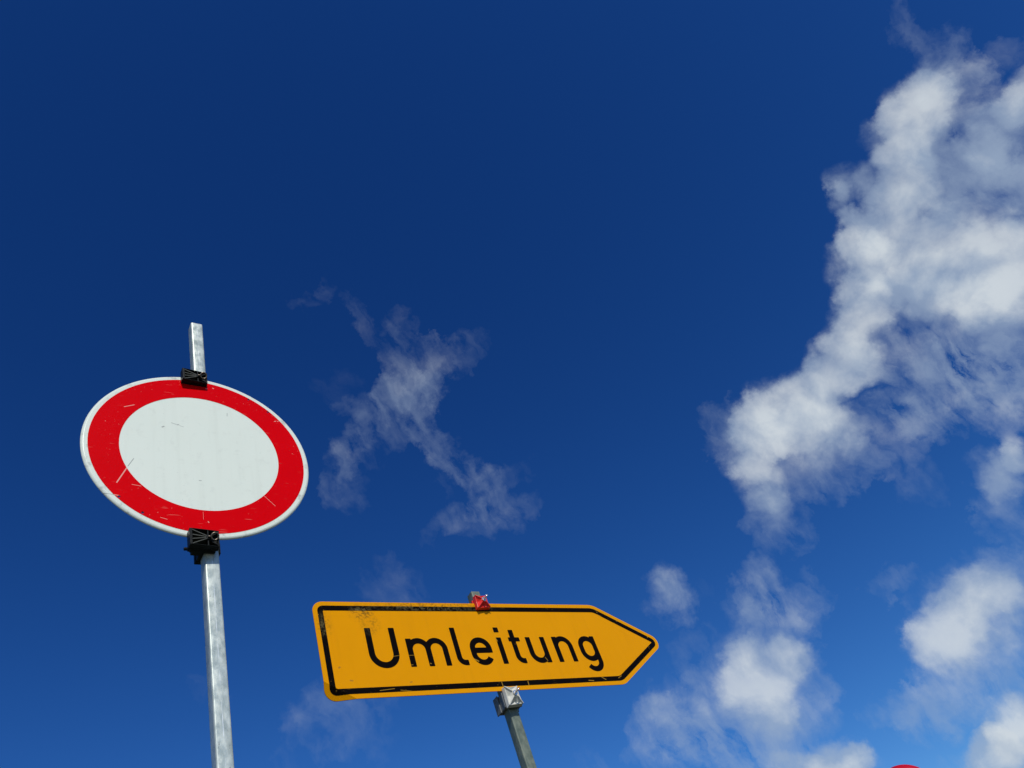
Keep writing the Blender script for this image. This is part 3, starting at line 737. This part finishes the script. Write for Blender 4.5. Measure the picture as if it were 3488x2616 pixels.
def square_clamp(parent, e0, e1, z0, z1, depth, mat, rear_mat, bolt_mat, rear_z):
    """square plastic clamp: raised corners, ribs to a boss in the middle, facets sunk between them"""
    by, fy = PLY_R - 0.0012, PLY_R - depth
    ex, ez = (e0 + e1) / 2 + 0.003, (z0 + z1) / 2 + 0.004
    bm = bmesh.new()
    k = [(e0 + 0.003, z1), (e1 - 0.004, z1 - 0.001), (e1, z0 + 0.004), (e0, z0)]
    mids = [((k[i][0] + k[(i + 1) % 4][0]) / 2, (k[i][1] + k[(i + 1) % 4][1]) / 2) for i in range(4)]
    base = [bm.verts.new((x, by, z)) for x, z in k]; bmid = [bm.verts.new((x, by, z)) for x, z in mids]
    rim = [bm.verts.new((x + (ex - x) * .06, fy + depth * .30, z + (ez - z) * .06)) for x, z in k]
    rmid = [bm.verts.new((x + (ex - x) * .10, fy + depth * .38, z + (ez - z) * .10)) for x, z in mids]
    dip = [bm.verts.new((x + (ex - x) * .42, fy + depth * .62, z + (ez - z) * .42)) for x, z in mids]
    inn = [bm.verts.new((x + (ex - x) * .76, fy, z + (ez - z) * .76)) for x, z in k]
    imid = [bm.verts.new((x + (ex - x) * .70, fy + depth * .12, z + (ez - z) * .70)) for x, z in mids]
    for i in range(4):
        j = (i + 1) % 4
        bm.faces.new((base[i], bmid[i], rmid[i], rim[i])); bm.faces.new((bmid[i], base[j], rim[j], rmid[i]))
        bm.faces.new((rim[i], rmid[i], dip[i])); bm.faces.new((rmid[i], rim[j], dip[i]))
        bm.faces.new((rim[i], dip[i], inn[i])); bm.faces.new((rim[j], inn[j], dip[i]))
        bm.faces.new((inn[i], dip[i], imid[i])); bm.faces.new((inn[j], imid[i], dip[i]))
    bm.faces.new([v for i in range(4) for v in (inn[i], imid[i])]); bm.faces.new([v for i in range(4) for v in (base[i], bmid[i])][::-1])
    fix(bm); bmesh.ops.bevel(bm, geom=[e for e in bm.edges if e.calc_face_angle(0) > 0.35], offset=0.0009, segments=1, affect='EDGES', clamp_overlap=True)
    cl_ = link('clamp', bm, mat, parent)
    for i in range(4):                                                    # raised ribs along the diagonals
        rb = bmesh.new(); x, z = k[i]
        bar(rb, (x + (ex - x) * .07, fy + depth * .30, z + (ez - z) * .07), (x + (ex - x) * .74, fy + depth * .02, z + (ez - z) * .74), 0.0032, 0.0045, (0, -1, 0))
        link('rib', bevel(rb, 0.0006, 1), mat, cl_)
    washer(cl_, (ex + 0.001, fy - 0.0004, ez + 0.001), bolt_mat, 0.0085)
    eyebolt(cl_, (ex + 0.001, fy - 0.002, ez + 0.001), (0.12, -1, 0.10), (-0.76, 0, -0.65), bolt_mat, 0.0085, 0.0026, 0.016, 0.004)
    jb = bmesh.new(); zi, zo = rear_z                                     # rear half round the post
    box(jb, (-0.034, PLY_R + 0.0035, zi), (0.034, -HWR - 0.0006, zo))
    for s_ in (-1, 1):
        x0_, x1_ = sorted((s_ * (HWR + 0.0008), s_ * (HWR + 0.0125)))
        box(jb, (x0_, -HWR - 0.0003, zi), (x1_, HWR + 0.004, zo))
        x0_, x1_ = sorted((s_ * (HWR + 0.0128), s_ * (HWR + 0.018)))
        box(jb, (x0_, HWR - 0.016, zi - 0.004), (x1_, HWR + 0.012, zo + 0.003))
    box(jb, (-HWR - 0.012, HWR + 0.0045, zi), (HWR + 0.012, HWR + 0.0125, zo))
    lip0, lip1 = (zi, min(zo, ZR - HH - 0.003)) if zi < ZR else (max(zi, ZR + HH + 0.003), zo)
    box(jb, (e0 + 0.004, by + 0.0002, lip0), (e1 - 0.004, PLY_R + 0.0032, lip1))
    bevel(jb, 0.0011, 1)
    link('jaw', jb, rear_mat, parent)
square_clamp(arrow_sign, -0.033, 0.024, ZR + 0.141, ZR + 0.198, 0.024, M['redplast'], M['redplast'], M['bolt'], (ZR + 0.150, ZR + 0.188))
square_clamp(arrow_sign, -0.034, 0.026, ZR - 0.236, ZR - 0.165, 0.026, M['whiteplast'], M['greyplast'], M['bolt'], (ZR - 0.228, ZR - 0.176))

# ------------------------------------------------------------------ red lamp whose top just shows at the bottom edge
def red_lamp():
    h = Vector((0.2101, 0.9777, 0)); lat = Vector((h.y, -h.x, 0)); k = 0.70
    base = h * 5.2 + lat * -0.08; ht = EYE.z + 0.98; rr = 0.24 * k
    root = thing('warning_lamp', 'rounded red lamp top just showing at the bottom edge near the right corner', 'lamp', (base.x, base.y, 0), math.atan2(h.y, h.x) - math.pi / 2)
    bm = bmesh.new()
    lathe(bm, [(r_ * k, y * k) for r_, y in ((0.02, -0.085), (0.10, -0.080), (0.17, -0.066), (0.215, -0.046), (0.235, -0.024), (0.24, 0.0), (0.24, 0.05), (0.232, 0.066), (0.20, 0.078), (0.0005, 0.082))], 72)
    bmesh.ops.holes_fill(bm, edges=[e for e in bm.edges if e.is_boundary], sides=0)
    link('lamp_lens', fix(bm), M['lens'], root, (0, 0, ht - rr), (0, 0, 0), True)
    bm = bmesh.new(); tube(bm, [(0, 0.02, 0), (0, 0.02, ht - rr * 2 + 0.01)], 0.03, 20); link('post', fix(bm), M['zinc'], root)
    foot(root, M['block'])
red_lamp()
